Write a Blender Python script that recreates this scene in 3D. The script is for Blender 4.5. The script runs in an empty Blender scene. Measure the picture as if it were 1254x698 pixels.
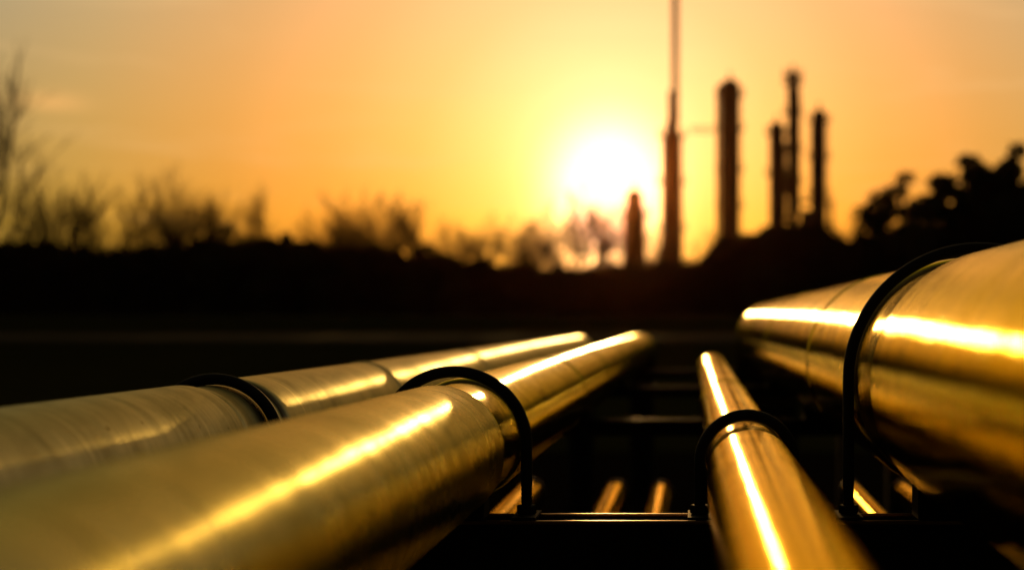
import bpy, bmesh, math, random
from mathutils import Vector, Matrix
R = math.radians
PI = math.pi
scene = bpy.context.scene
C = scene.collection

# ------------------------------------------------------------------ camera
H = 1.20                      # camera height above the gravel
F = 50 / 36 * 1254            # focal length in photo pixels
D = 2.13                      # distance to the clamped cross beam
VX, VY = 850, 393             # where lines running straight ahead meet in the photo
cam_d = bpy.data.cameras.new('camera')
cam = bpy.data.objects.new('camera', cam_d)
C.objects.link(cam)
cam.location = (0, 0, H)
cam.rotation_euler = (R(90), 0, 0)
cam_d.lens = 50
cam_d.sensor_width = 36
cam_d.shift_x = -(VX - 627) / 1254
cam_d.shift_y = (VY - 349) / 1254
cam_d.clip_start = 0.02
cam_d.clip_end = 4000
cam_d.dof.use_dof = True
cam_d.dof.focus_distance = D - 0.03
cam_d.dof.aperture_fstop = 2.6
cam_d.dof.aperture_blades = 0
scene.camera = cam

# ------------------------------------------------------------------ sun direction, sky, sun lamp
SUN_AZ = math.atan2(747 - VX, F)          # to the right of +Y
SUN_EL = math.atan2(VY - 226, F)
sdir = Vector((math.sin(SUN_AZ) * math.cos(SUN_EL), math.cos(SUN_AZ) * math.cos(SUN_EL), math.sin(SUN_EL)))

world = bpy.data.worlds.new("World")
scene.world = world
world.use_nodes = True
nt = world.node_tree
nt.nodes.clear()


class NB:
    """tiny node builder"""
    def __init__(s, t): s.t = t
    def n(s, typ, **kw):
        x = s.t.nodes.new(typ)
        for k, v in kw.items(): setattr(x, k, v)
        return x
    def link(s, a, b): s.t.links.new(a, b)
    def put(s, sock, v):
        if hasattr(v, 'is_output') or isinstance(v, bpy.types.NodeSocket): s.link(v, sock)
        else: sock.default_value = v
    def math(s, op, a, b=None, c=None, clamp=False):
        x = s.n('ShaderNodeMath', operation=op, use_clamp=clamp)
        s.put(x.inputs[0], a)
        if b is not None: s.put(x.inputs[1], b)
        if c is not None: s.put(x.inputs[2], c)
        return x.outputs[0]
    def ramp(s, fac, stops, interp='LINEAR'):
        x = s.n('ShaderNodeValToRGB')
        x.color_ramp.interpolation = interp
        e = x.color_ramp.elements
        while len(e) > 1: e.remove(e[-1])
        e[0].position = stops[0][0]; e[0].color = (*stops[0][1], 1)
        for p, c in stops[1:]:
            k = e.new(p); k.color = (*c, 1)
        s.link(fac, x.inputs[0])
        return x.outputs[0]
    def mix(s, typ, fac, a, b):
        x = s.n('ShaderNodeMix', data_type='RGBA', blend_type=typ)
        s.put(x.inputs[0], fac); s.put(x.inputs[6], a); s.put(x.inputs[7], b)
        return x.outputs[2]
    def noise(s, vec, scale, detail=3, rough=0.5, dist=0.0):
        x = s.n('ShaderNodeTexNoise')
        if vec is not None: s.link(vec, x.inputs['Vector'])
        x.inputs['Scale'].default_value = scale
        x.inputs['Detail'].default_value = detail
        x.inputs['Roughness'].default_value = rough
        x.inputs['Distortion'].default_value = dist
        return x.outputs['Fac']
    def mapping(s, vec, scale, loc=(0, 0, 0)):
        x = s.n('ShaderNodeMapping')
        s.link(vec, x.inputs['Vector'])
        x.inputs['Scale'].default_value = scale
        x.inputs['Location'].default_value = loc
        return x.outputs[0]


w = NB(nt)
tc = w.n('ShaderNodeTexCoord')
nrm = w.n('ShaderNodeVectorMath', operation='NORMALIZE'); w.link(tc.outputs['Generated'], nrm.inputs[0])
dot = w.n('ShaderNodeVectorMath', operation='DOT_PRODUCT')
w.link(nrm.outputs[0], dot.inputs[0]); dot.inputs[1].default_value = sdir
ang = w.math('MULTIPLY', w.math('ARCCOSINE', w.math('MINIMUM', dot.outputs['Value'], 0.9999999)), 180 / PI)
sep = w.n('ShaderNodeSeparateXYZ'); w.link(nrm.outputs[0], sep.inputs[0])
elev = w.math('MULTIPLY', w.math('ARCSINE', sep.outputs['Z']), 180 / PI)
# colour of the evening sky by distance from the sun (0..90 degrees), then by height above the horizon
def A(d): return d / 180
glow = w.ramp(w.math('DIVIDE', ang, 180.0, clamp=True), [
    (A(0), (2.2, 1.35, 0.60)), (A(2.2), (2.0, 1.1, 0.40)), (A(3.3), (1.8, 0.90, 0.26)), (A(5), (1.6, 0.78, 0.18)),
    (A(7.5), (1.35, 0.60, 0.115)), (A(11), (1.08, 0.455, 0.08)), (A(15), (0.78, 0.375, 0.07)), (A(20), (0.57, 0.345, 0.08)),
    (A(25), (0.40, 0.29, 0.085)), (A(36), (0.14, 0.105, 0.03)), (A(60), (0.05, 0.042, 0.015)), (A(90), (0.015, 0.014, 0.008)), (A(180), (0.005, 0.005, 0.004))])
hgt = w.ramp(w.math('DIVIDE', elev, 90.0, clamp=True), [
    (0.0, (1.0, 0.84, 0.25)), (4 / 90, (1.0, 0.91, 0.5)), (8 / 90, (1.0, 1.04, 1.35)), (13 / 90, (0.95, 1.15, 2.5)),
    (22 / 90, (0.80, 0.92, 1.6)), (45 / 90, (0.62, 0.72, 1.1)), (1.0, (0.4, 0.45, 0.7))])
col = w.mix('MULTIPLY', 1.0, glow, hgt)
# thin high cloud wisps
cl = w.noise(w.mapping(nrm.outputs[0], (5, 5, 42)), 1.6, 4, 0.55, 0.6)
clf = w.math('MULTIPLY', w.math('SUBTRACT', cl, 0.54, clamp=True), 0.8)
col = w.mix('MIX', clf, col, (1.0, 0.62, 0.26, 1))
# one small lit cloud scrap at the left
azi = w.math('MULTIPLY', w.math('ARCTAN2', sep.outputs['X'], sep.outputs['Y']), 180 / PI)
ga = w.math('POWER', w.math('DIVIDE', w.math('ADD', azi, 24.3), 1.1), 2.0)
ge = w.math('POWER', w.math('DIVIDE', w.math('ADD', elev, w.math('ADD', w.math('MULTIPLY', cl, 0.9), -8.4)), 0.33), 2.0)
scrap = w.math('MULTIPLY', w.math('EXPONENT', w.math('MULTIPLY', w.math('ADD', ga, ge), -1.0)), 0.55)
col = w.mix('MIX', scrap, col, (1.0, 0.52, 0.16, 1))
# burning core around the sun
core = w.math('MULTIPLY', w.math('EXPONENT', w.math('MULTIPLY', w.math('POWER', w.math('DIVIDE', ang, 1.75), 2.0), -1.0)), 2.0)
halo = w.math('MULTIPLY', w.math('EXPONENT', w.math('MULTIPLY', ang, -0.5)), 0.45)
low = Vector((math.sin(SUN_AZ - .004) * math.cos(R(3.4)), math.cos(SUN_AZ - .004) * math.cos(R(3.4)), math.sin(R(3.4))))
dot2 = w.n('ShaderNodeVectorMath', operation='DOT_PRODUCT')
w.link(nrm.outputs[0], dot2.inputs[0]); dot2.inputs[1].default_value = low
ang2 = w.math('MULTIPLY', w.math('ARCCOSINE', w.math('MINIMUM', dot2.outputs['Value'], 0.9999999)), 180 / PI)
core2 = w.math('MULTIPLY', w.math('EXPONENT', w.math('MULTIPLY', w.math('POWER', w.math('DIVIDE', ang2, 1.9), 2.0), -1.0)), 1.0)
core = w.math('ADD', core, core2)
corec = w.mix('MULTIPLY', 1.0, (2.6, 1.35, 0.60, 1), core)
halc = w.mix('MULTIPLY', 1.0, (1.5, 0.85, 0.26, 1), halo)
col = w.mix('ADD', 1.0, w.mix('ADD', 1.0, col, corec), halc)
col = w.mix('DARKEN', 1.0, col, (4.2, 2.1, 1.02, 1))
# below the horizon the world is dark land
below = w.math('GREATER_THAN', elev, -0.4)
col = w.mix('MIX', below, (0.006, 0.005, 0.003, 1), col)
bg = w.n('ShaderNodeBackground'); w.link(col, bg.inputs[0]); bg.inputs[1].default_value = 1.0
sky = w.n('ShaderNodeTexSky', sky_type='NISHITA')
sky.sun_disc = False; sky.sun_elevation = SUN_EL; sky.sun_rotation = SUN_AZ
sky.air_density = 2.0; sky.dust_density = 5.0; sky.ozone_density = 0.5
skt = w.mix('MULTIPLY', 1.0, sky.outputs[0], (0.10, 0.055, 0.018, 1))
bg2 = w.n('ShaderNodeBackground'); w.link(skt, bg2.inputs[0]); bg2.inputs[1].default_value = 0.05
addn = w.n('ShaderNodeAddShader'); w.link(bg.outputs[0], addn.inputs[0]); w.link(bg2.outputs[0], addn.inputs[1])
wo = w.n('ShaderNodeOutputWorld'); w.link(addn.outputs[0], wo.inputs['Surface'])

sun_d = bpy.data.lights.new('sun', 'SUN')
sun_d.energy = 0.85
sun_d.angle = R(0.6)
sun_d.color = (1.0, 0.54, 0.15)
sun = bpy.data.objects.new('sun', sun_d)
C.objects.link(sun)
sun.rotation_euler = sdir.to_track_quat('Z', 'Y').to_euler()

scene.view_settings.view_transform = 'Standard'
scene.view_settings.look = 'None'
scene.view_settings.exposure = 0
scene.view_settings.gamma = 1
scene.view_settings.use_curve_mapping = False
scene.render.engine = 'CYCLES'


# ------------------------------------------------------------------ materials
def mat(name, base, rough=0.6, metal=0.0, spec=0.5):
    m = bpy.data.materials.new(name); m.use_nodes = True
    t = m.node_tree; b = t.nodes['Principled BSDF']
    b.inputs['Base Color'].default_value = (*base, 1)
    b.inputs['Roughness'].default_value = rough
    b.inputs['Metallic'].default_value = metal
    b.inputs['Specular IOR Level'].default_value = spec
    return m, NB(t), b


def noisy(name, c1, c2, scale, rough=0.7, metal=0.0, bump=0.2, spec=0.4, stretch=(1, 1, 1), dist=0.02):
    m, k, b = mat(name, c1, rough, metal, spec)
    t = k.n('ShaderNodeTexCoord')
    v = k.mapping(t.outputs['Object'], stretch)
    f = k.noise(v, scale, 5, 0.6)
    k.link(k.mix('MIX', f, (*c1, 1), (*c2, 1)), b.inputs['Base Color'])
    k.link(k.math('ADD', k.math('MULTIPLY', f, 0.25), rough - 0.12), b.inputs['Roughness'])
    bp = k.n('ShaderNodeBump'); bp.inputs['Strength'].default_value = bump; bp.inputs['Distance'].default_value = dist
    k.link(k.noise(v, scale * 4, 4), bp.inputs['Height']); k.link(bp.outputs[0], b.inputs['Normal'])
    return m


def cladding_mat(name, base, rough, seed, dents=1.0, dirt=0.5, edge=(0.76, 0.66, 0.22)):
    """brushed sheet metal: marks run round the pipe (pipe axis = object Y)"""
    m, k, b = mat(name, base, rough, 1.0)
    b.inputs['Specular Tint'].default_value = (edge[0], edge[1], edge[2], 1)
    t = k.n('ShaderNodeTexCoord')
    o = t.outputs['Object']
    ring = k.noise(k.mapping(o, (1.6, 95, 1.6), (seed, seed, 0)), 3.0, 5, 0.65)     # fine brush rings
    band = k.noise(k.mapping(o, (3.0, 14, 3.0), (seed, 3, seed)), 1.4, 4, 0.6, 0.8)  # broad smears
    blot = k.noise(k.mapping(o, (1, 0.55, 1), (0, seed, 9)), 9.0, 6, 0.62, 0.5)       # stains
    spk = k.noise(k.mapping(o, (1, 1, 1), (seed, 0, 4)), 70.0, 3, 0.5)
    stain = k.math('MULTIPLY', k.math('SUBTRACT', blot, 0.50, clamp=True), 3.0, clamp=True)
    smear = k.math('MULTIPLY', k.math('SUBTRACT', band, 0.45, clamp=True), 2.4, clamp=True)
    pit = k.math('MULTIPLY', k.math('SUBTRACT', spk, 0.70, clamp=True), 12.0, clamp=True)
    dk = tuple(x * (1 - 0.55 * dirt) for x in base)
    c = k.mix('MIX', smear, (*base, 1), (*tuple(x * (1 - 0.6 * dirt) for x in base), 1))
    rk = k.math('MULTIPLY', k.math('SUBTRACT', ring, 0.42, clamp=True), 2.2, clamp=True)
    c = k.mix('MIX', rk, c, (*tuple(x * 0.6 for x in base), 1))
    c = k.mix('MIX', stain, c, (*dk, 1))
    scr = k.noise(k.mapping(o, (2.2, 55, 2.2), (9, seed, 2)), 2.2, 2, 0.4, 1.2)
    scf = k.math('MULTIPLY', k.math('SUBTRACT', scr, 0.66, clamp=True), 14.0, clamp=True)
    c = k.mix('MIX', scf, c, (*tuple(min(1, x * 1.5) for x in base), 1))
    c = k.mix('MIX', pit, c, (0.10, 0.07, 0.04, 1))
    k.link(c, b.inputs['Base Color'])
    r = k.math('ADD', rough - 0.065, k.math('MULTIPLY', ring, 0.06))
    r = k.math('ADD', r, k.math('MULTIPLY', stain, 0.11))
    r = k.math('ADD', r, k.math('MULTIPLY', smear, 0.07))
    k.link(r, b.inputs['Roughness'])
    low = k.noise(k.mapping(o, (1, 1.5, 1), (seed, 7, 1)), 4.5, 2, 0.4)
    h = k.math('ADD', k.math('MULTIPLY', ring, 0.0006), k.math('MULTIPLY', low, 0.006 * dents))
    h = k.math('ADD', h, k.math('MULTIPLY', band, 0.0009))
    bp = k.n('ShaderNodeBump'); bp.inputs['Strength'].default_value = 0.55; bp.inputs['Distance'].default_value = 1.0
    k.link(h, bp.inputs['Height']); k.link(bp.outputs[0], b.inputs['Normal'])
    return m


M = {}
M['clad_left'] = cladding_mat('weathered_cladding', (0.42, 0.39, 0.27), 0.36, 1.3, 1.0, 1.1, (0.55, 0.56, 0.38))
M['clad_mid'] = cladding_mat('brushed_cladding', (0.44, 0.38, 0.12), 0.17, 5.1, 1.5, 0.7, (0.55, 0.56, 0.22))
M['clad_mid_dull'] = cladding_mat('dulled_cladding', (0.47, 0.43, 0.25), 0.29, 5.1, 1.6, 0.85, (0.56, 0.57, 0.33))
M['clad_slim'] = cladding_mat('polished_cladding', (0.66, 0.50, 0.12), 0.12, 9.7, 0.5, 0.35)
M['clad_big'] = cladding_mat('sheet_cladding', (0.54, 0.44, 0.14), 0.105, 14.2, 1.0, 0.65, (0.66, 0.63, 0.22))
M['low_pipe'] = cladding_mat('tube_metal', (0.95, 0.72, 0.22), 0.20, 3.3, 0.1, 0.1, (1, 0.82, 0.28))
M['black'] = noisy('black_coating', (0.012, 0.011, 0.010), (0.020, 0.018, 0.015), 60, 0.65, 0, 0.15, 0.3, dist=0.001)
M['nut'] = noisy('dark_nut_steel', (0.05, 0.045, 0.04), (0.09, 0.08, 0.07), 80, 0.45, 0.7, 0.1, dist=0.001)
M['lip_dimmed'] = noisy('dimmed_steel_edge', (0.07, 0.045, 0.02), (0.03, 0.02, 0.01), 30, 0.45, 1.0, 0.1, dist=0.001)  # same lip steel, darkened by colour to look dimly lit on other beams
M['beam'] = noisy('dark_painted_steel', (0.012, 0.011, 0.010), (0.03, 0.024, 0.018), 18, 0.75, 0, 0.2, 0.06, dist=0.002)
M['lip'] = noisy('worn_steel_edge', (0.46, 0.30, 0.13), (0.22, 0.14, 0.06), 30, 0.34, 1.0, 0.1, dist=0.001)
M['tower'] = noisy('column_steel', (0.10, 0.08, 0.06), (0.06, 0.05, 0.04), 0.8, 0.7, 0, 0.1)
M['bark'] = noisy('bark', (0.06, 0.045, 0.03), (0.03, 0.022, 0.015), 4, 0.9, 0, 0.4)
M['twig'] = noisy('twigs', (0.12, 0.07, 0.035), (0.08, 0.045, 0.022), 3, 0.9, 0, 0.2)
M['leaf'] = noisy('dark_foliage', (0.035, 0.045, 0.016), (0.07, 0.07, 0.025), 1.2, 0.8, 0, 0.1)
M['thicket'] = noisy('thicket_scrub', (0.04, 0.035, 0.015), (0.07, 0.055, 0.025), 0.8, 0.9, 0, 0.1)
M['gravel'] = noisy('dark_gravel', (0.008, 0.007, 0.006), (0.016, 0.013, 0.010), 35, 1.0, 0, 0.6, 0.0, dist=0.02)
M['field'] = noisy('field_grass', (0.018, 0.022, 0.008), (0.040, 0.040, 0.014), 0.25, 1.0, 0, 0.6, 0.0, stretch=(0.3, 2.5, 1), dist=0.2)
M['glare_line'] = noisy('pale_glare_line', (0.20, 0.17, 0.12), (0.13, 0.11, 0.08), 2.0, 0.5, 0, 0.2, 0.5, dist=0.02)
M['stubble'] = noisy('pale_stubble', (0.009, 0.012, 0.004), (0.026, 0.023, 0.008), 0.15, 0.95, 0, 0.3, 0.03, dist=0.03)
M['roof'] = noisy('site_cladding', (0.18, 0.15, 0.12), (0.12, 0.10, 0.08), 1.0, 0.7, 0, 0.1)


# ------------------------------------------------------------------ helpers
def obj(name, bm, m, parent=None, smooth=False, autosmooth=None):
    me = bpy.data.meshes.new(name)
    if smooth:
        for f in bm.faces: f.smooth = True
    bm.to_mesh(me); bm.free()
    me.materials.append(m)
    if autosmooth:
        me.set_sharp_from_angle(angle=R(autosmooth))
    o = bpy.data.objects.new(name, me); C.objects.link(o)
    if parent: o.parent = parent
    return o


def tag(o, label=None, cat=None, group=None, kind=None):
    if label: o['label'] = label
    if cat: o['category'] = cat
    if group: o['group'] = group
    if kind: o['kind'] = kind
    return o


def thing(name, label, cat, loc=(0, 0, 0), group=None):
    o = bpy.data.objects.new(name, None); C.objects.link(o)
    o.location = loc; o.empty_display_size = 0.1
    return tag(o, label, cat, group)


def copy_tree(o, parent=None):
    c = o.copy(); C.objects.link(c); c.parent = parent
    for ch in [x for x in bpy.data.objects if x.parent == o]:
        copy_tree(ch, c)
    return c


def box(bm, x0, x1, y0, y1, z0, z1, bevel=0.0):
    vs = [bm.verts.new((x, y, z)) for x in (x0, x1) for y in (y0, y1) for z in (z0, z1)]
    fs = [bm.faces.new([vs[i] for i in q]) for q in
          ((0, 1, 3, 2), (4, 6, 7, 5), (0, 4, 5, 1), (2, 3, 7, 6), (0, 2, 6, 4), (1, 5, 7, 3))]
    bmesh.ops.recalc_face_normals(bm, faces=fs)
    if bevel:
        es = list({e for f in fs for e in f.edges})
        bmesh.ops.bevel(bm, geom=es, offset=bevel, segments=2, affect='EDGES', profile=0.7)


def sweep(bm, path, radii, sides=24, cap=True):
    """tube through points; path of Vectors, radii per point"""
    rings = []
    up = Vector((0, 0, 1))
    prev = None
    for i, p in enumerate(path):
        a = path[max(0, i - 1)]; b = path[min(len(path) - 1, i + 1)]
        t = (b - a)
        t = t.normalized() if t.length > 1e-9 else Vector((0, 1, 0))
        if prev is None:
            u = up if abs(t.dot(up)) < 0.9 else Vector((1, 0, 0))
            n = (u - t * u.dot(t)).normalized()
        else:
            n = (prev - t * prev.dot(t)).normalized()
        prev = n
        bi = t.cross(n)
        r = radii[i] if hasattr(radii, '__len__') else radii
        rings.append([bm.verts.new(p + (n * math.cos(q) + bi * math.sin(q)) * r) for q in
                      [2 * PI * k / sides for k in range(sides)]])
    for a, b in zip(rings, rings[1:]):
        for k in range(sides):
            bm.faces.new((a[k], a[(k + 1) % sides], b[(k + 1) % sides], b[k]))
    if cap:
        bm.faces.new(list(reversed(rings[0]))); bm.faces.new(rings[-1])


def cyl(bm, x, y, z0, z1, r0, r1=None, sides=16):
    sweep(bm, [Vector((x, y, z0)), Vector((x, y, z1))], [r0, r0 if r1 is None else r1], sides)


def P(px, py, Y):
    """world point at distance Y seen at a photo position (measured off the photo)"""
    return Vector(((px - VX) / F * Y, Y, H - (py - VY) / F * Y))


# ------------------------------------------------------------------ terrain
def ground_z(x, y):
    t = min(1, max(0, (y - 14) / 80)); t = t * t * (3 - 2 * t)
    return 1.55 * t


bm = bmesh.new()
xs = [-620, -450, -350, -200, -120, -80, -50, -30, -15, 0, 15, 30, 50, 80, 120, 200, 350, 450, 620]
ys = [-60, -10, 4, 10, 14, 20, 28, 38, 50, 62, 75, 85, 94, 110, 160, 260, 400, 600, 800]
g = [[bm.verts.new((x, y, ground_z(x, y))) for x in xs] for y in ys]
for a, b in zip(g, g[1:]):
    for i in range(len(xs) - 1): bm.faces.new((a[i], a[i + 1], b[i + 1], b[i]))
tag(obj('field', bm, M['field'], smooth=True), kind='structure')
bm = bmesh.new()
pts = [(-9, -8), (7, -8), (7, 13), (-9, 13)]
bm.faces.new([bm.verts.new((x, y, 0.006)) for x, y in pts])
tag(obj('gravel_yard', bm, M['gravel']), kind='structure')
bm = bmesh.new()
xs2 = [-120 + 6 * i for i in range(41)]
a = [bm.verts.new((x, 88 + 0.8 * math.sin(x * 0.05), ground_z(x, 88) + 0.02)) for x in xs2]
b = [bm.verts.new((x, 91.6 + 0.8 * math.sin(x * 0.05 + 0.3), ground_z(x, 91.6) + 0.02)) for x in xs2]
for i in range(40): bm.faces.new((a[i], a[i + 1], b[i + 1], b[i]))
tag(obj('glare_strip', bm, M['glare_line']), kind='structure')  # not a track: pale colour stands in for glare along the field edge
bm = bmesh.new()
g3 = [[bm.verts.new((x, y + 0.5 * math.sin(x * .07), ground_z(x, y) + 0.03)) for x in xs2] for y in (46, 48, 50, 52)]
for a, b in zip(g3, g3[1:]):
    for i in range(40): bm.faces.new((a[i], a[i + 1], b[i + 1], b[i]))
tag(obj('mown_strip', bm, M['stubble']), kind='structure')
# evening air
bm = bmesh.new(); box(bm, -640, 640, -80, 830, -1.2, 95)
hz = bpy.data.materials.new('evening_air'); hz.use_nodes = True
hz.node_tree.nodes.clear()
hk = NB(hz.node_tree)
pv = hk.n('ShaderNodeVolumePrincipled'); pv.inputs['Color'].default_value = (1.0, 0.42, 0.16, 1)
pv.inputs['Density'].default_value = 0.00003; pv.inputs['Anisotropy'].default_value = 0.965
ho = hk.n('ShaderNodeOutputMaterial'); hk.link(pv.outputs[0], ho.inputs['Volume'])
tag(obj('haze', bm, hz), kind='stuff')


# ------------------------------------------------------------------ trees
def bare_tree_meshes(seed, height, spread=1.0, limbs=6):
    """vase shaped winter tree: short trunk, fanning limbs, three orders of twigs"""
    rnd = random.Random(seed)
    tb, cb = bmesh.new(), bmesh.new()
    LEN = [0.24, 0.46, 0.27, 0.16, 0.10]
    RAD = [0.18, 0.08, 0.034, 0.019, 0.012]
    KIDS = [limbs, 7, 6, 4, 0]

    def branch(p, d, lvl, scale):
        n = 5 if lvl < 2 else 3
        length = LEN[lvl] * height * scale
        path, rad = [p.copy()], [RAD[lvl]]
        q, dd = p.copy(), d.copy()
        for i in range(n):
            dd = (dd + Vector((rnd.gauss(0, .10), rnd.gauss(0, .10), rnd.gauss(0.05, .05)))).normalized()
            q = q + dd * length / n
            path.append(q.copy()); rad.append(RAD[lvl] * (1 - 0.6 * (i + 1) / n) + .004)
        sweep(tb if lvl == 0 else cb, path, rad, (8, 5, 4, 3, 3)[lvl], cap=False)
        for k in range(KIDS[lvl]):
            u = 1.0 if (k == 0) else rnd.uniform(0.55 if lvl == 0 else 0.22, 1.0)
            f = u * n; a_ = min(n - 1, int(f))
            bp = path[a_].lerp(path[a_ + 1], f - a_)
            kd = (path[a_ + 1] - path[a_]).normalized()
            az = 2 * PI * (k + rnd.uniform(-.3, .3)) / max(1, KIDS[lvl])
            tilt = rnd.uniform(0.22, 0.62) * spread if k else rnd.uniform(0.05, 0.2)
            side = Vector((math.cos(az), math.sin(az), 0)); side = (side - kd * side.dot(kd)).normalized()
            nd = (kd * math.cos(tilt) + side * math.sin(tilt) + Vector((0, 0, 0.06))).normalized()
            branch(bp, nd, lvl + 1, rnd.uniform(0.65, 1.1))

    branch(Vector((0, 0, 0)), Vector((0, 0, 1)), 0, 1)
    zmax = max(v.co.z for v in cb.verts)
    s = height / zmax
    for b_ in (tb, cb): bmesh.ops.scale(b_, vec=(s, s, s), verts=b_.verts)
    return tb, cb


def to_mesh(name, bm, m):
    me = bpy.data.meshes.new(name); bm.to_mesh(me); bm.free(); me.materials.append(m); return me


BARE = []
for i in range(5):
    t_, c_ = bare_tree_meshes(40 + i, 10, [0.9, 1.1, 0.8, 1.25, 1.0][i], [6, 5, 7, 6, 8][i])
    BARE.append((to_mesh('trunk', t_, M['bark']), to_mesh('crown', c_, M['twig'])))


def put_tree(kind, var, px, top, Y, wscale, label, cat='tree', group=None, rz=0.0, base=None):
    """tree standing on the ground at distance Y, its top at the height the photo gives"""
    x = (px - VX) / F * Y
    z0 = ground_z(x, Y)
    h = H - (top - VY) / F * Y - z0
    t = thing(kind, label, cat, (x, Y, z0), group)
    t.rotation_euler = (0, 0, rz)
    s = h / 10
    t.scale = (s * wscale, s * wscale, s)
    for nm, me in zip(('trunk', 'crown'), var):
        o = bpy.data.objects.new(nm, me); C.objects.link(o); o.parent = t
    return t


GB = 'bare winter trees along the far edge of the field'
rows = [
    (1, -40, 56, 50, 1.15, 'large bare tree at the upper left corner, its crown cut by the frame', 1.0),
    (1, 12, 236, 112, 0.9, 'bare tree nearest the left edge, standing below the big corner crown', 2.2),
    (2, 62, 196, 118, 1.25, 'wide bare tree with twin tops, second from the left edge', 0.4),
    (3, 112, 222, 114, 0.9, 'bare tree filling the gap left of the rounded single crown', 4.0),
    (4, 176, 192, 110, 1.0, 'tall bare tree with a rounded crown standing alone over the left hedge', 5.1),
    (0, 226, 244, 116, 0.75, 'thin bare tree right of the rounded single crown', 2.9),
    (2, 258, 222, 112, 0.85, 'leaning bare tree left of the dark evergreen bush', 1.7),
    (1, 322, 220, 120, 0.85, 'spindly bare tree rising behind the dark evergreen bush', 0.2),
    (3, 434, 242, 118, 1.08, 'small bare tree right of the dark evergreen bush', 3.3),
    (4, 476, 218, 112, 1.49, 'broad bare tree in the middle of the treeline left of the sunset glow', 1.2),
    (1, 522, 236, 108, 1.62, 'dark dense bare tree touching the broad middle tree on its right', 5.9),
    (2, 576, 258, 115, 1.22, 'low bare tree left of the sun, nearest the dark dense one', 2.0),
    (0, 620, 268, 113, 1.22, 'lowest bare tree, glowing amber left of the sun', 4.4),
    (3, 664, 228, 112, 1.35, 'bare tree leaning into the left side of the sun glare', 0.9),
    (4, 712, 222, 116, 1.35, 'bare tree directly below the blinding sun', 3.7),
    (2, 808, 276, 112, 0.94, 'bare scrubby tree between the short column and the flare stack', 1.5),
    (1, 862, 272, 114, 1.08, 'bare tree between the flare stack and the thick column', 2.6),
    (0, 1034, 262, 112, 1.08, 'small bare tree between the slim columns and the right hand woods', 2.6),
]
for (v, px, top, Y, ws, lab, rz) in rows:
    put_tree('bare_tree', BARE[v], px, top, Y, ws, lab, 'tree', GB, rz)


def leafy(bm, rnd, c, rad, n, size):
    for _ in range(n):
        while True:
            q = Vector((rnd.uniform(-1, 1), rnd.uniform(-1, 1), rnd.uniform(-1, 1)))
            if q.length < 1: break
        p = Vector(c) + Vector((q.x * rad[0], q.y * rad[1], q.z * rad[2]))
        a = Vector((rnd.gauss(0, 1), rnd.gauss(0, 1), rnd.gauss(0, 1))).normalized()
        b_ = a.orthogonal().normalized()
        s = size * rnd.uniform(0.6, 1.4)
        bm.faces.new([bm.verts.new(p + a * s), bm.verts.new(p + b_ * s * 0.6), bm.verts.new(p - a * s), bm.verts.new(p - b_ * s * 0.6)])


def dense_tree_meshes(seed, clumps, r=(0.6, 1.0), n=250):
    """10 m tall evergreen: stem with limbs, crown of separate leaf clumps with gaps"""
    rnd = random.Random(seed)
    tb, cb = bmesh.new(), bmesh.new()
    sweep(tb, [Vector((0, 0, 0)), Vector((.1, 0, 3)), Vector((-.1, .1, 6.5)), Vector((0, 0, 8.8))], [.24, .19, .12, .04], 8)
    for k in range(clumps):
        while True:
            q = Vector((rnd.gauss(0, 1), rnd.gauss(0, 1), rnd.gauss(0, 1))).normalized()
            if q.z > -.75: break
        q *= rnd.uniform(.5, 1.0)
        z = 6.0 + 3.0 * q.z
        c = Vector((q.x * 2.7, q.y * 2.7, z)); rr = rnd.uniform(*r)
        if k < 2: z = 9.1 - .9 * k; c = Vector((rnd.uniform(-.5, .5), 0, z)); rr = .65 + .2 * k
        sweep(tb, [Vector((0, 0, max(1, z - 1.2))), c], [0.07, 0.02], 4, cap=False)
        leafy(cb, rnd, c, (rr, rr, rr * 0.75), int(n * rr * rr), 0.19)
    return tb, cb


DENSE = []
for i in range(3):
    t_, c_ = dense_tree_meshes(70 + i, [16, 24, 17][i])
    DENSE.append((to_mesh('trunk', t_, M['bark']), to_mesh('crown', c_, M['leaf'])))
GD = 'dark leafy trees at the right'
rows = [
    (0, 1106, 202, 84, 1.15, 'rounded leafy tree at the left end of the dark woods, right of the columns', 0.3),
    (1, 1158, 204, 92, 1.25, 'low leafy tree tucked behind the rounded one at the left end of the woods', 1.9),
    (2, 1190, 180, 86, 1.15, 'leafy tree with a pointed top near the middle of the right hand woods', 2.2),
    (1, 1222, 208, 94, 1.35, 'broad leafy tree between the two pointed ones at the right', 4.6),
    (2, 1243, 166, 84, 0.85, 'narrow upright leafy tree at the right edge of the photo', 5.3),
    (0, 1285, 190, 90, 1.3, 'leafy tree cut by the right edge of the photo', 0.8),
    (0, 1078, 258, 95, 0.9, 'smallest leafy tree at the foot of the rounded one', 3.8),
    (1, 1135, 236, 98, 1.4, 'squat leafy tree filling the dip right of the rounded one', 0.8),
]
for (v, px, top, Y, ws, lab, rz) in rows:
    put_tree('leafy_tree', DENSE[v], px, top, Y, ws, lab, 'tree', GD, rz)

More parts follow.
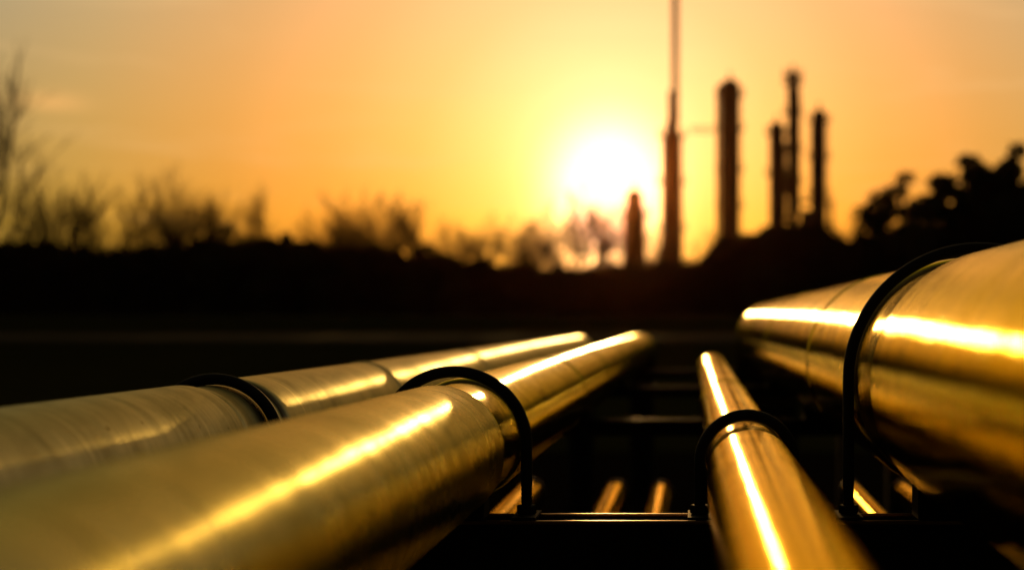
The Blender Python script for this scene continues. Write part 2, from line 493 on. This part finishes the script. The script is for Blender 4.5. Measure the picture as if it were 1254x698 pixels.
# scattered evergreen bushes in front of the hedge
def bush(px, top, Y, wpx, seed, label):
    rnd = random.Random(seed)
    x = (px - VX) / F * Y; z0 = ground_z(x, Y)
    h = H - (top - VY) / F * Y - z0; wd = wpx / F * Y / 2
    t = thing('evergreen_bush', label, 'bush', (x, Y, z0), 'dark bushes in the hedge line')
    b1, b2 = bmesh.new(), bmesh.new()
    for k in range(4): sweep(b2, [Vector((0, 0, 0)), Vector((rnd.uniform(-1, 1), rnd.uniform(-1, 1), h * .6))], [.09, .03], 5)
    for k in range(46):
        u = rnd.uniform(-1, 1); zz = h * math.sqrt(max(0, 1 - 0.8 * u * u)) * rnd.uniform(0.1, 0.93)
        rr = rnd.uniform(.35, .8)
        leafy(b1, rnd, (u * wd, rnd.uniform(-1.2, 1.2), max(0.4, zz - rr * .6)), (rr, rr, rr * .8), int(190 * rr), .13)
    obj('foliage', b1, M['leaf'], t); obj('stem', b2, M['bark'], t)


bush(285, 268, 104, 95, 5, 'rounded dark evergreen bush bulging above the hedge at the left')
bush(352, 274, 105, 90, 6, 'dark evergreen bush joined to the rounded one on its right side')
bush(530, 284, 104, 70, 7, 'dark bush at the foot of the dense bare tree in the middle')
bush(936, 270, 100, 42, 8, 'dark bush at the left foot of the slim columns')

# thicket: the low dark belt of scrub along the field, uncountable
prof = [(-900, 290), (-300, 290), (0, 296), (40, 298), (100, 303), (210, 304), (240, 294), (400, 298), (450, 306), (520, 312), (600, 322), (720, 328),
        (830, 322), (865, 314), (885, 296), (925, 288), (945, 276), (1000, 276), (1040, 294), (1075, 284), (1120, 292), (1180, 284), (1260, 270), (1700, 240), (2300, 240)]


def top_at(px):
    for (a0, b0), (a1, b1) in zip(prof, prof[1:]):
        if a0 <= px <= a1: return b0 + (b1 - b0) * (px - a0) / (a1 - a0)
    return 300


rnd = random.Random(3)
bm = bmesh.new()
px = -900
while px < 2300:
    inview = -60 < px < 1320
    for row in range(3):
        Y = 106 + row * 3.2 + rnd.uniform(-1, 1)
        x = (px + rnd.uniform(-4, 4) - VX) / F * Y; z0 = ground_z(x, Y)
        h = H - (top_at(px) + rnd.uniform(-5, 9) + 4.5 * math.sin(px * .07 + row) * math.sin(px * .023 + 2 * row) - VY) / F * Y - z0
        thin = 0.85 if 600 < px < 800 else 1.0
        z = 0.25
        while z < h:
            rr = rnd.uniform(.45, .8)
            leafy(bm, rnd, (x, Y, z0 + min(z, h - rr * .7)), (rr, rr, rr * .75), int((60 if inview else 14) * rr * thin), .2 if inview else .34)
            z += rr * 0.8
        # upright whips
        for _ in range(2):
            xx = x + rnd.uniform(-.4, .4)
            sweep(bm, [Vector((xx, Y, z0)), Vector((xx + rnd.gauss(0, .2), Y, z0 + h * rnd.uniform(.6, 1.12)))], [.05, .01], 3, cap=False)
    px += 9 if inview else 24
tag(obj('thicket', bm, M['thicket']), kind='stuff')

# ------------------------------------------------------------------ refinery columns
TY = 250.0
S = TY / F            # metres per photo pixel at that distance
gz = ground_z(0, TY)


def tower_base(px, Y): return (px - VX) / F * Y


def zt(py, Y=TY): return H - (py - VY) / F * Y


def column(name, label, px, top, wpx, Y=TY, rings=(), side=None, dome=True, ladder=True, seed=0, taper=None, group=None):
    x = tower_base(px, Y); zz = zt(top, Y) - gz; r = wpx / F * Y / 2
    t = thing(name, label, 'column', (x, Y, gz), group)
    b = bmesh.new()
    path, rad = [Vector((0, 0, -.5))], [r * 1.12]
    path += [Vector((0, 0, 3)), Vector((0, 0, 3.4))]; rad += [r * 1.12, r]
    if taper:
        for py, wp in taper:
            path.append(Vector((0, 0, zt(py, Y) - gz))); rad.append(wp / F * Y / 2)
    if dome:
        rt = rad[-1]
        path.append(Vector((0, 0, zz - rt * .8))); rad.append(rt)
        for a_ in (25, 50, 72, 86):
            path.append(Vector((0, 0, zz - rt * .8 + rt * .8 * math.sin(R(a_))))); rad.append(rt * math.cos(R(a_)))
    else:
        path.append(Vector((0, 0, zz))); rad.append(rad[-1])
    sweep(b, path, rad, 20)
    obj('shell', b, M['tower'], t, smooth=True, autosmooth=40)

    def r_at(z):
        rr = rad[0]
        for p_, q_ in zip(path, rad):
            if p_.z <= z: rr = q_
        return max(rr, 0.3)
    for py in rings:
        z = zt(py, Y) - gz; rr = r_at(z)
        b = bmesh.new()
        cyl(b, 0, 0, z, z + .15, rr + .75, sides=16)
        pf = obj('platform', b, M['tower'], t)
        b = bmesh.new()
        for k in range(12):
            q = 2 * PI * k / 12
            cyl(b, math.cos(q) * (rr + .72), math.sin(q) * (rr + .72), z + .15, z + 1.25, .035, sides=4)
        for hh in (.7, 1.25):
            sweep(b, [Vector((math.cos(2 * PI * k / 16) * (rr + .72), math.sin(2 * PI * k / 16) * (rr + .72), z + hh)) for k in range(17)], .035, 4)
        obj('railing', b, M['tower'], pf)
    if ladder:
        b = bmesh.new()
        zl = zz - 1
        for sx in (-.25, .25):
            cyl(b, r * 1.15 + .12, sx, 1, zl, .04, sides=4)
        z = 1.3
        while z < zl:
            sweep(b, [Vector((r * 1.15 + .12, -.25, z)), Vector((r * 1.15 + .12, .25, z))], .025, 4); z += .6
        obj('ladder', b, M['tower'], t)
    if side:
        for (dxp, y0, y1, wp) in side:
            b = bmesh.new()
            X = dxp / F * Y; rr = wp / F * Y / 2
            za, zb = zt(y0, Y) - gz, zt(y1, Y) - gz
            pth = [Vector((X, -.2, zb)), Vector((X, -.2, za - 1.0)), Vector((X * .9, -.2, za - .3)), Vector((X * .6, -.2, za)), Vector((0, -.2, za))]
            sweep(b, pth, rr, 8)
            obj('downcomer_pipe', b, M['tower'], t, smooth=True)
    b = bmesh.new()
    cyl(b, 0, 0, zz - .3, zz + 1.0, .18, sides=8); cyl(b, 0, 0, zz + 1.0, zz + 1.12, .3, sides=8)
    obj('vent', b, M['tower'], t)
    return t


GC = 'refinery columns on the horizon'
# flare stack: stepped vessel carrying a lattice mast out of the top of the picture
fs = column('flare_stack', 'tallest stack, slim latticed mast running out of the top of the photo', 823, 150, 27, 246, rings=(168, 225, 282),
            taper=[(300, 27), (170, 24), (160, 15)], dome=False, group=GC)
fs['category'] = 'stack'
b = bmesh.new()
zb, ztop = zt(152, 246) - gz, zt(-70, 246) - gz
cyl(b, .25, 0, zb, zt(112, 246) - gz, 1.0, .85, sides=12)
obj('riser', b, M['tower'], fs)
b = bmesh.new()
cyl(b, .55, 0, zt(113, 246) - gz, ztop, .42, sides=10)
obj('flare_pipe', b, M['tower'], fs)
b = bmesh.new()
z = zt(120, 246) - gz; hw = .65
cs = [Vector((.55 + hw * math.cos(a_), hw * math.sin(a_), 0)) for a_ in (R(90), R(210), R(330))]
for c_ in cs: cyl(b, c_.x, c_.y, z, ztop, .07, sides=5)
flip = 0
while z + 1.2 < ztop:
    for k in range(3):
        p, q = cs[k], cs[(k + 1) % 3]
        if flip: p, q = q, p
        sweep(b, [p + Vector((0, 0, z)), q + Vector((0, 0, z + 1.2))], .04, 3)
        sweep(b, [p + Vector((0, 0, z)), q + Vector((0, 0, z))], .035, 3)
    z += 1.2; flip = 1 - flip
obj('lattice_mast', b, M['tower'], fs)
b = bmesh.new()
cyl(b, .25, 0, zt(122, 246) - gz, zt(121, 246) - gz, 1.0, sides=12)
obj('collar_platform', b, M['tower'], fs)

column('distillation_column', 'short blunt column standing directly under the sun glare', 777, 232, 27, 236, rings=(264,), taper=[(330, 29), (262, 26), (248, 20)], group=GC)
column('distillation_column', 'thickest column, flat capped, with a pipe climbing its left side', 894, 97, 25, 248, rings=(118, 160, 210, 255),
       side=[(-15, 104, 300, 4)], group=GC)
column('distillation_column', 'shorter slim column at the left of the paired columns', 951, 149, 18, 252, rings=(165, 215), group=GC)
column('distillation_column', 'tall thin column with a ringed top behind its shorter partner', 971, 87, 14, 255, rings=(94, 104, 140, 185, 225), side=[(8, 112, 260, 2.5)], group=GC)
column('distillation_column', 'lone slim column at the right end of the refinery', 1003, 134, 18, 250, rings=(150, 195, 240), side=[(-9.5, 150, 265, 2.5)], group=GC)

# open steel structure between the paired columns and at their feet
def steel_frame(px0, px1, top, Y, label, floors):
    x0, x1 = tower_base(px0, Y), tower_base(px1, Y)
    t = thing('process_structure', label, 'steel frame', ((x0 + x1) / 2, Y, gz))
    hw = (x1 - x0) / 2; h = zt(top, Y) - gz
    b = bmesh.new()
    for sx in (-hw, 0, hw):
        for sy in (-2, 2): box(b, sx - .14, sx + .14, sy - .14, sy + .14, 0, h)
    obj('frame', b, M['tower'], t)
    for k in range(floors):
        z = h * (k + 1) / floors
        b = bmesh.new(); box(b, -hw - .3, hw + .3, -2.3, 2.3, z, z + .22)
        for hh in (.6, 1.1): box(b, -hw - .3, hw + .3, -2.3, -2.25, z + hh, z + hh + .06)
        obj('deck', b, M['tower'], t)
    b = bmesh.new()
    for k in range(floors):
        z = h * k / floors
        sweep(b, [Vector((-hw, -2, z)), Vector((hw, -2, z + h / floors))], .1, 4)
        cyl(b, hw * (.5 if k % 2 else -.4), 0, z + .3, z + h / floors * .8, min(1.1, hw * .45), sides=14)
    obj('vessel', b, M['roof'], t)


steel_frame(953, 969, 178, 254, 'narrow open steel frame filling the gap between the paired slim columns', 7)
steel_frame(975, 1018, 248, 244, 'wide low steel frame at the foot of the slim columns', 3)

# pipe bridge between the flare stack and the thick column
t = thing('pipe_bridge', 'thin high pipe bridge between the flare stack and the thick column', 'pipe bridge', (tower_base(860, 247), 247, zt(162, 247)))
b = bmesh.new()
hw = 30 / F * 247 / 2
for sy in (-.4, .4):
    for zz in (0, .8): sweep(b, [Vector((-hw, sy, zz)), Vector((hw, sy, zz))], .06, 5)
for k in range(8):
    xk = -hw + 2 * hw * k / 8
    sweep(b, [Vector((xk, -.4, 0)), Vector((xk + hw / 4, -.4, .8))], .04, 4)
obj('truss', b, M['tower'], t)

# ------------------------------------------------------------------ pipe rack
beam_z = H - (632.5 - VY) * D / F          # top of the beams
BEAMS = [0.0, D, 2 * D, 3 * D, 4 * D]
XL, XR = -1.05, 0.86
rack = thing('pipe_rack', 'black steel pipe rack with cross beams carrying the four large pipes', 'pipe rack')
for i, y in enumerate(BEAMS):
    b = bmesh.new()
    # channel: floor plate and two webs
    dp = .082 if i == 1 else .045
    box(b, XL, XR, y - .036, y + .036, beam_z - dp, beam_z - dp + .012)
    box(b, XL, XR, y - .040, y - .033, beam_z - dp - .002, beam_z - .006)
    box(b, XL, XR, y + .033, y + .040, beam_z - dp - .002, beam_z - .006)
    cb_ = obj('cross_beam', b, M['beam'], rack)
    for s in (-1, 1):
        b = bmesh.new()
        ya, yb = sorted((y + s * .0415, y + s * .0345))
        box(b, XL, XR, ya, yb, beam_z - .006, beam_z, 0.002)
        obj('flange', b, M['lip'] if i == 1 else M['lip_dimmed'], cb_, smooth=True, autosmooth=50)
for x in (XL - .04, XR + .04):
    b = bmesh.new(); box(b, x - .04, x + .04, -.6, 4 * D + .3, beam_z - .18, beam_z - .085, .004)
    obj('side_rail', b, M['beam'], rack)
    for y in BEAMS:
        b = bmesh.new(); box(b, x - .035, x + .035, y - .035, y + .035, 0, beam_z - .181, .004)
        p_ = obj('post', b, M['beam'], rack)
        b = bmesh.new(); box(b, x - .09, x + .09, y - .09, y + .09, 0.008, .024)
        obj('foot_plate', b, M['beam'], p_)
# low cross members that carry the thin tubes
lowz = H - 0.512 - 0.032
for y in (0.6, D + .9, 2 * D - .35):
    b = bmesh.new(); box(b, XL, XR, y - .025, y + .025, lowz - .06, lowz - .002)
    obj('low_member', b, M['beam'], rack)


# ------------------------------------------------------------------ the large pipes
def pipe_xyz(cx, cy): return (cx - VX) * D / F, H - (cy - VY) * D / F


def lathe_y(bm, prof_, sides):
    """prof_ = [(y, r)], axis along Y"""
    rings = []
    for y, r in prof_:
        rings.append([bm.verts.new((math.sin(2 * PI * k / sides) * r, y, math.cos(2 * PI * k / sides) * r)) for k in range(sides)])
    for a_, b_ in zip(rings, rings[1:]):
        for k in range(sides): bm.faces.new((a_[k], b_[k], b_[(k + 1) % sides], a_[(k + 1) % sides]))


def make_pipe(label, cx, cy, rpx, m, end, seams, sides=96, drop=True, group=None):
    X, Z = pipe_xyz(cx, cy); r = rpx * D / F
    edge = .0025 + .042 * r
    t = thing('clad_pipe', label, 'pipe', (X, 0, Z), 'large metal clad pipes')
    # inner band under the clamp
    b = bmesh.new()
    rb = r - edge
    lathe_y(b, [(seams[0] - .05, rb), (seams[0] + .012, rb), (seams[0] + .02, rb + .0012), (seams[0] + .03, rb + .0012), (seams[0] + .036, rb),
                (D + .085, rb), (D + .1, rb)], sides)
    obj('clamp_band', b, m, t, smooth=True)
    # cladding sections: rounded rolled rim at both ends, a slight bead
    sl, sd = .20 * r, r - rb
    def shoulder(ye, dirn):
        pts_ = [(ye, rb - .001)]
        for k in range(9):
            a_ = PI / 2 * k / 8
            pts_.append((ye + dirn * sl * (1 - math.cos(a_)), rb + .0008 + (sd - .0008) * math.sin(a_)))
        return pts_
    cuts = [(-1.4, seams[0])] + [(a_, b_) for a_, b_ in zip([D + .08] + seams[1:], seams[1:] + [end])]
    for i, (y0, y1) in enumerate(cuts):
        b = bmesh.new()
        nx = .010
        if i == 1: pf = shoulder(y0, 1)
        elif i == 0: pf = [(y0, r)]
        else: pf = [(y0 - .02, r - .0022), (y0, r - .0018), (y0 + .001, r - .0004), (y0 + .003, r)]
        n = max(2, int((y1 - y0) / .12))
        ya_, yb_ = (y0 + sl + .01 if i == 1 else y0 + .02), (y1 - sl - .01 if i == 0 else y1 - .04)
        pf += [(ya_ + (yb_ - ya_) * k / n, r) for k in range(n + 1)]
        if i == 0:
            pf += list(reversed(shoulder(y1, -1)))
        elif i < len(cuts) - 1:
            pf += [(y1 - .022, r), (y1 - .018, r + .0024), (y1 - .010, r + .0024), (y1 - .006, r), (y1 + .002, r - .001), (y1 + .003, r - .003)]
        else:
            pf += [(y1 - .012, r), (y1 - .008, r + .002), (y1, r + .002), (y1 + .002, r - .002)]
        lathe_y(b, pf, sides)
        obj('cladding_section', b, M['clad_mid_dull'] if (i == 0 and m is M['clad_mid']) else m, t, smooth=True, autosmooth=35)
    # elbow turning down at the far end
    b = bmesh.new()
    br = 2.0 * r
    path = [Vector((0, end, 0)), Vector((0, end + .03, 0))]
    for k in range(1, 13):
        a_ = PI / 2 * k / 12
        path.append(Vector((0, end + .03 + br * math.sin(a_), -br * (1 - math.cos(a_)))))
    path.append(Vector((0, end + .03 + br, -br - .02)))
    sweep(b, path, r - .001, sides // 2)
    obj('elbow', b, m, t, smooth=True, autosmooth=50)
    b = bmesh.new()
    sweep(b, [Vector((0, end + .03 + br, -br - .0205)), Vector((0, end + .03 + br, -(Z + .05)))], r - .006, sides // 2)
    obj('riser', b, M['beam'], t, smooth=True, autosmooth=50)  # leg coloured dark in place of shade, so it drops out of sight
    return t, X, Z, r - edge


PIPES = [
    ('dull weathered metal pipe furthest left, partly hidden behind its neighbour', 262, 543, 76.5, M['clad_left'], 4.15 * D, [2.005, 3.1, 4.4, 5.9]),
    ('wide golden metal pipe crossing the lower left, second from the left', 556, 544, 78, M['clad_mid'], 4.5 * D, [1.995, 3.5, 4.5, 5.75, 7.0, 8.9]),
    ('slim brightest metal pipe running up the middle right', 915, 566, 51, M['clad_slim'], 3.0 * D, [1.965, 3.6, 5.2]),
    ('largest metal pipe, at the right edge, rising out of frame', 1200, 465, 153, M['clad_big'], 3.7 * D, [1.975, 3.05, 4.9, 6.6]),
]


def make_ubolt(X, Z, rb, outer, label, rod=.0086):
    t = thing('u_bolt', label, 'u-bolt', (X, D, beam_z), 'black u-bolts over the pipes')
    rc = outer * D / F - rod
    zc = Z - beam_z
    b = bmesh.new()
    path, rad = [], []
    zlo = -.075
    n = 60
    for k in range(n + 1):
        z = zlo + (zc - zlo) * k / n
        path.append(Vector((-rc, 0, z)))
        rad.append(rod - (.0009 if z < .05 and k % 2 else 0))
    for k in range(1, 64):
        a_ = PI - PI * k / 64
        path.append(Vector((rc * math.cos(a_), 0, zc + rc * math.sin(a_)))); rad.append(rod)
    for k in range(n, -1, -1):
        z = zlo + (zc - zlo) * k / n
        path.append(Vector((rc, 0, z)))
        rad.append(rod - (.0009 if z < .05 and k % 2 else 0))
    sweep(b, path, rad, 20)
    obj('rod', b, M['black'], t, smooth=True, autosmooth=60)
    for s in (-1, 1):
        b = bmesh.new(); cyl(b, s * rc, 0, .0005, .0035, .019, sides=28)
        # washer plate spans both flanges
        wp = bmesh.new(); box(wp, s * rc - .018, s * rc + .018, -.0412, .0412, .0004, .0048, .001)
        obj('washer_plate', wp, M['black'], t); b.free()
        b = bmesh.new(); sweep(b, [Vector((s * rc, 0, .0052)), Vector((s * rc, 0, .007)), Vector((s * rc, 0, .0165)), Vector((s * rc, 0, .0182))], [.0135, .0148, .0148, .0132], 6)
        obj('nut', b, M['black'], t)
    return t


def make_saddle(X, Z, r, label):
    t = bmesh.new()
    n = 20; half = r * .55
    top, bot = [], []
    for y in (-.03, .03):
        tr, br_ = [], []
        for k in range(n + 1):
            x = -half + 2 * half * k / n
            z = (Z - beam_z) - math.sqrt(r * r - x * x) - .0008
            tr.append(t.verts.new((x, y, z))); br_.append(t.verts.new((x, y, .0003)))
        top.append(tr); bot.append(br_)
    for k in range(n):
        t.faces.new((top[0][k], top[0][k + 1], top[1][k + 1], top[1][k]))
        t.faces.new((bot[0][k], bot[1][k], bot[1][k + 1], bot[0][k + 1]))
        t.faces.new((top[0][k], bot[0][k], bot[0][k + 1], top[0][k + 1]))
        t.faces.new((top[1][k], top[1][k + 1], bot[1][k + 1], bot[1][k]))
    for k in (0, n):
        t.faces.new((top[0][k], top[1][k], bot[1][k], bot[0][k]))
    bmesh.ops.recalc_face_normals(t, faces=t.faces)
    o = obj('pipe_saddle', t, M['beam'])
    o.location = (X, D, beam_z)
    tag(o, label, 'saddle', 'saddle blocks under the pipes')
    return o


which = ['leftmost dull pipe', 'wide golden pipe', 'slim bright pipe', 'largest right hand pipe']
lookb = ['black u-bolt over the leftmost dull pipe, mostly hidden behind the next pipe',
         'black u-bolt arching over the wide golden pipe left of centre',
         'smallest black u-bolt, looped over the slim bright pipe',
         'largest black u-bolt, over the biggest pipe at the right']
for i, (lab, cx, cy, rp, m, end, seams) in enumerate(PIPES):
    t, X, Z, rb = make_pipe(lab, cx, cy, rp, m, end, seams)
    make_ubolt(X, Z, rb, (86, 96, 65, 168)[i], lookb[i])
    s0 = make_saddle(X, Z, rb, 'dark saddle block on the clamped beam under the ' + which[i])
    for j, y in enumerate((0.0, 2 * D, 3 * D)):
        if y > end - .1: continue
        s1 = make_saddle(X, Z, rb + .0065, ['dark saddle block nearest the viewer under the ', 'dark saddle block on the second beam back under the ',
                                          'dark saddle block on the furthest beam under the '][j] + which[i])
        s1.location.y = y

# ------------------------------------------------------------------ thin tubes on the lower level
TUBES = [(-.482, .038, 'thin tube on the lower level showing beside the u-bolt leg of the wide pipe', 2 * D - .05),
         (-.234, .034, 'thin tube on the lower level, midway between wide pipe and slim pipe', 2 * D),
         (-.098, .032, 'thin tube on the lower level just left of the slim pipe', 2 * D),
         (.474, .030, 'thin tube on the lower level seen under the largest pipe', 2 * D + .05),
         (.64, .024, 'thinnest tube on the lower level, furthest right under the largest pipe', 2 * D + .15)]
for X, r, lab, end in TUBES:
    t = thing('low_tube', lab, 'tube', (X, 0, lowz + r), 'thin tubes on the lower level')
    b = bmesh.new()
    sweep(b, [Vector((0, -.5 + (end + .5) * k / 30, 0)) for k in range(31)], r, 40)
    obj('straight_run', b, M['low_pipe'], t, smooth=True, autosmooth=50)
    b = bmesh.new()
    path = [Vector((0, end + .001, 0))]
    for k in range(1, 11):
        a_ = PI / 2 * k / 10
        path.append(Vector((0, end + 2 * r * math.sin(a_), -2 * r * (1 - math.cos(a_)))))
    sweep(b, path, r - .0005, 32)
    obj('elbow', b, M['low_pipe'], t, smooth=True, autosmooth=50)
    b = bmesh.new()
    sweep(b, [Vector((0, end + 2 * r, -2 * r - .0005)), Vector((0, end + 2 * r, -(lowz + r) - .02))], r - .003, 32)
    obj('riser', b, M['beam'], t, smooth=True, autosmooth=50)  # beam black here too, shade put into the colour of the leg
    b = bmesh.new()
    lathe_y(b, [(end - .03, r + .0001), (end - .028, r + .006), (end - .012, r + .006), (end - .01, r + .0001)], 40)
    obj('collar', b, M['nut'], t, smooth=True, autosmooth=35)
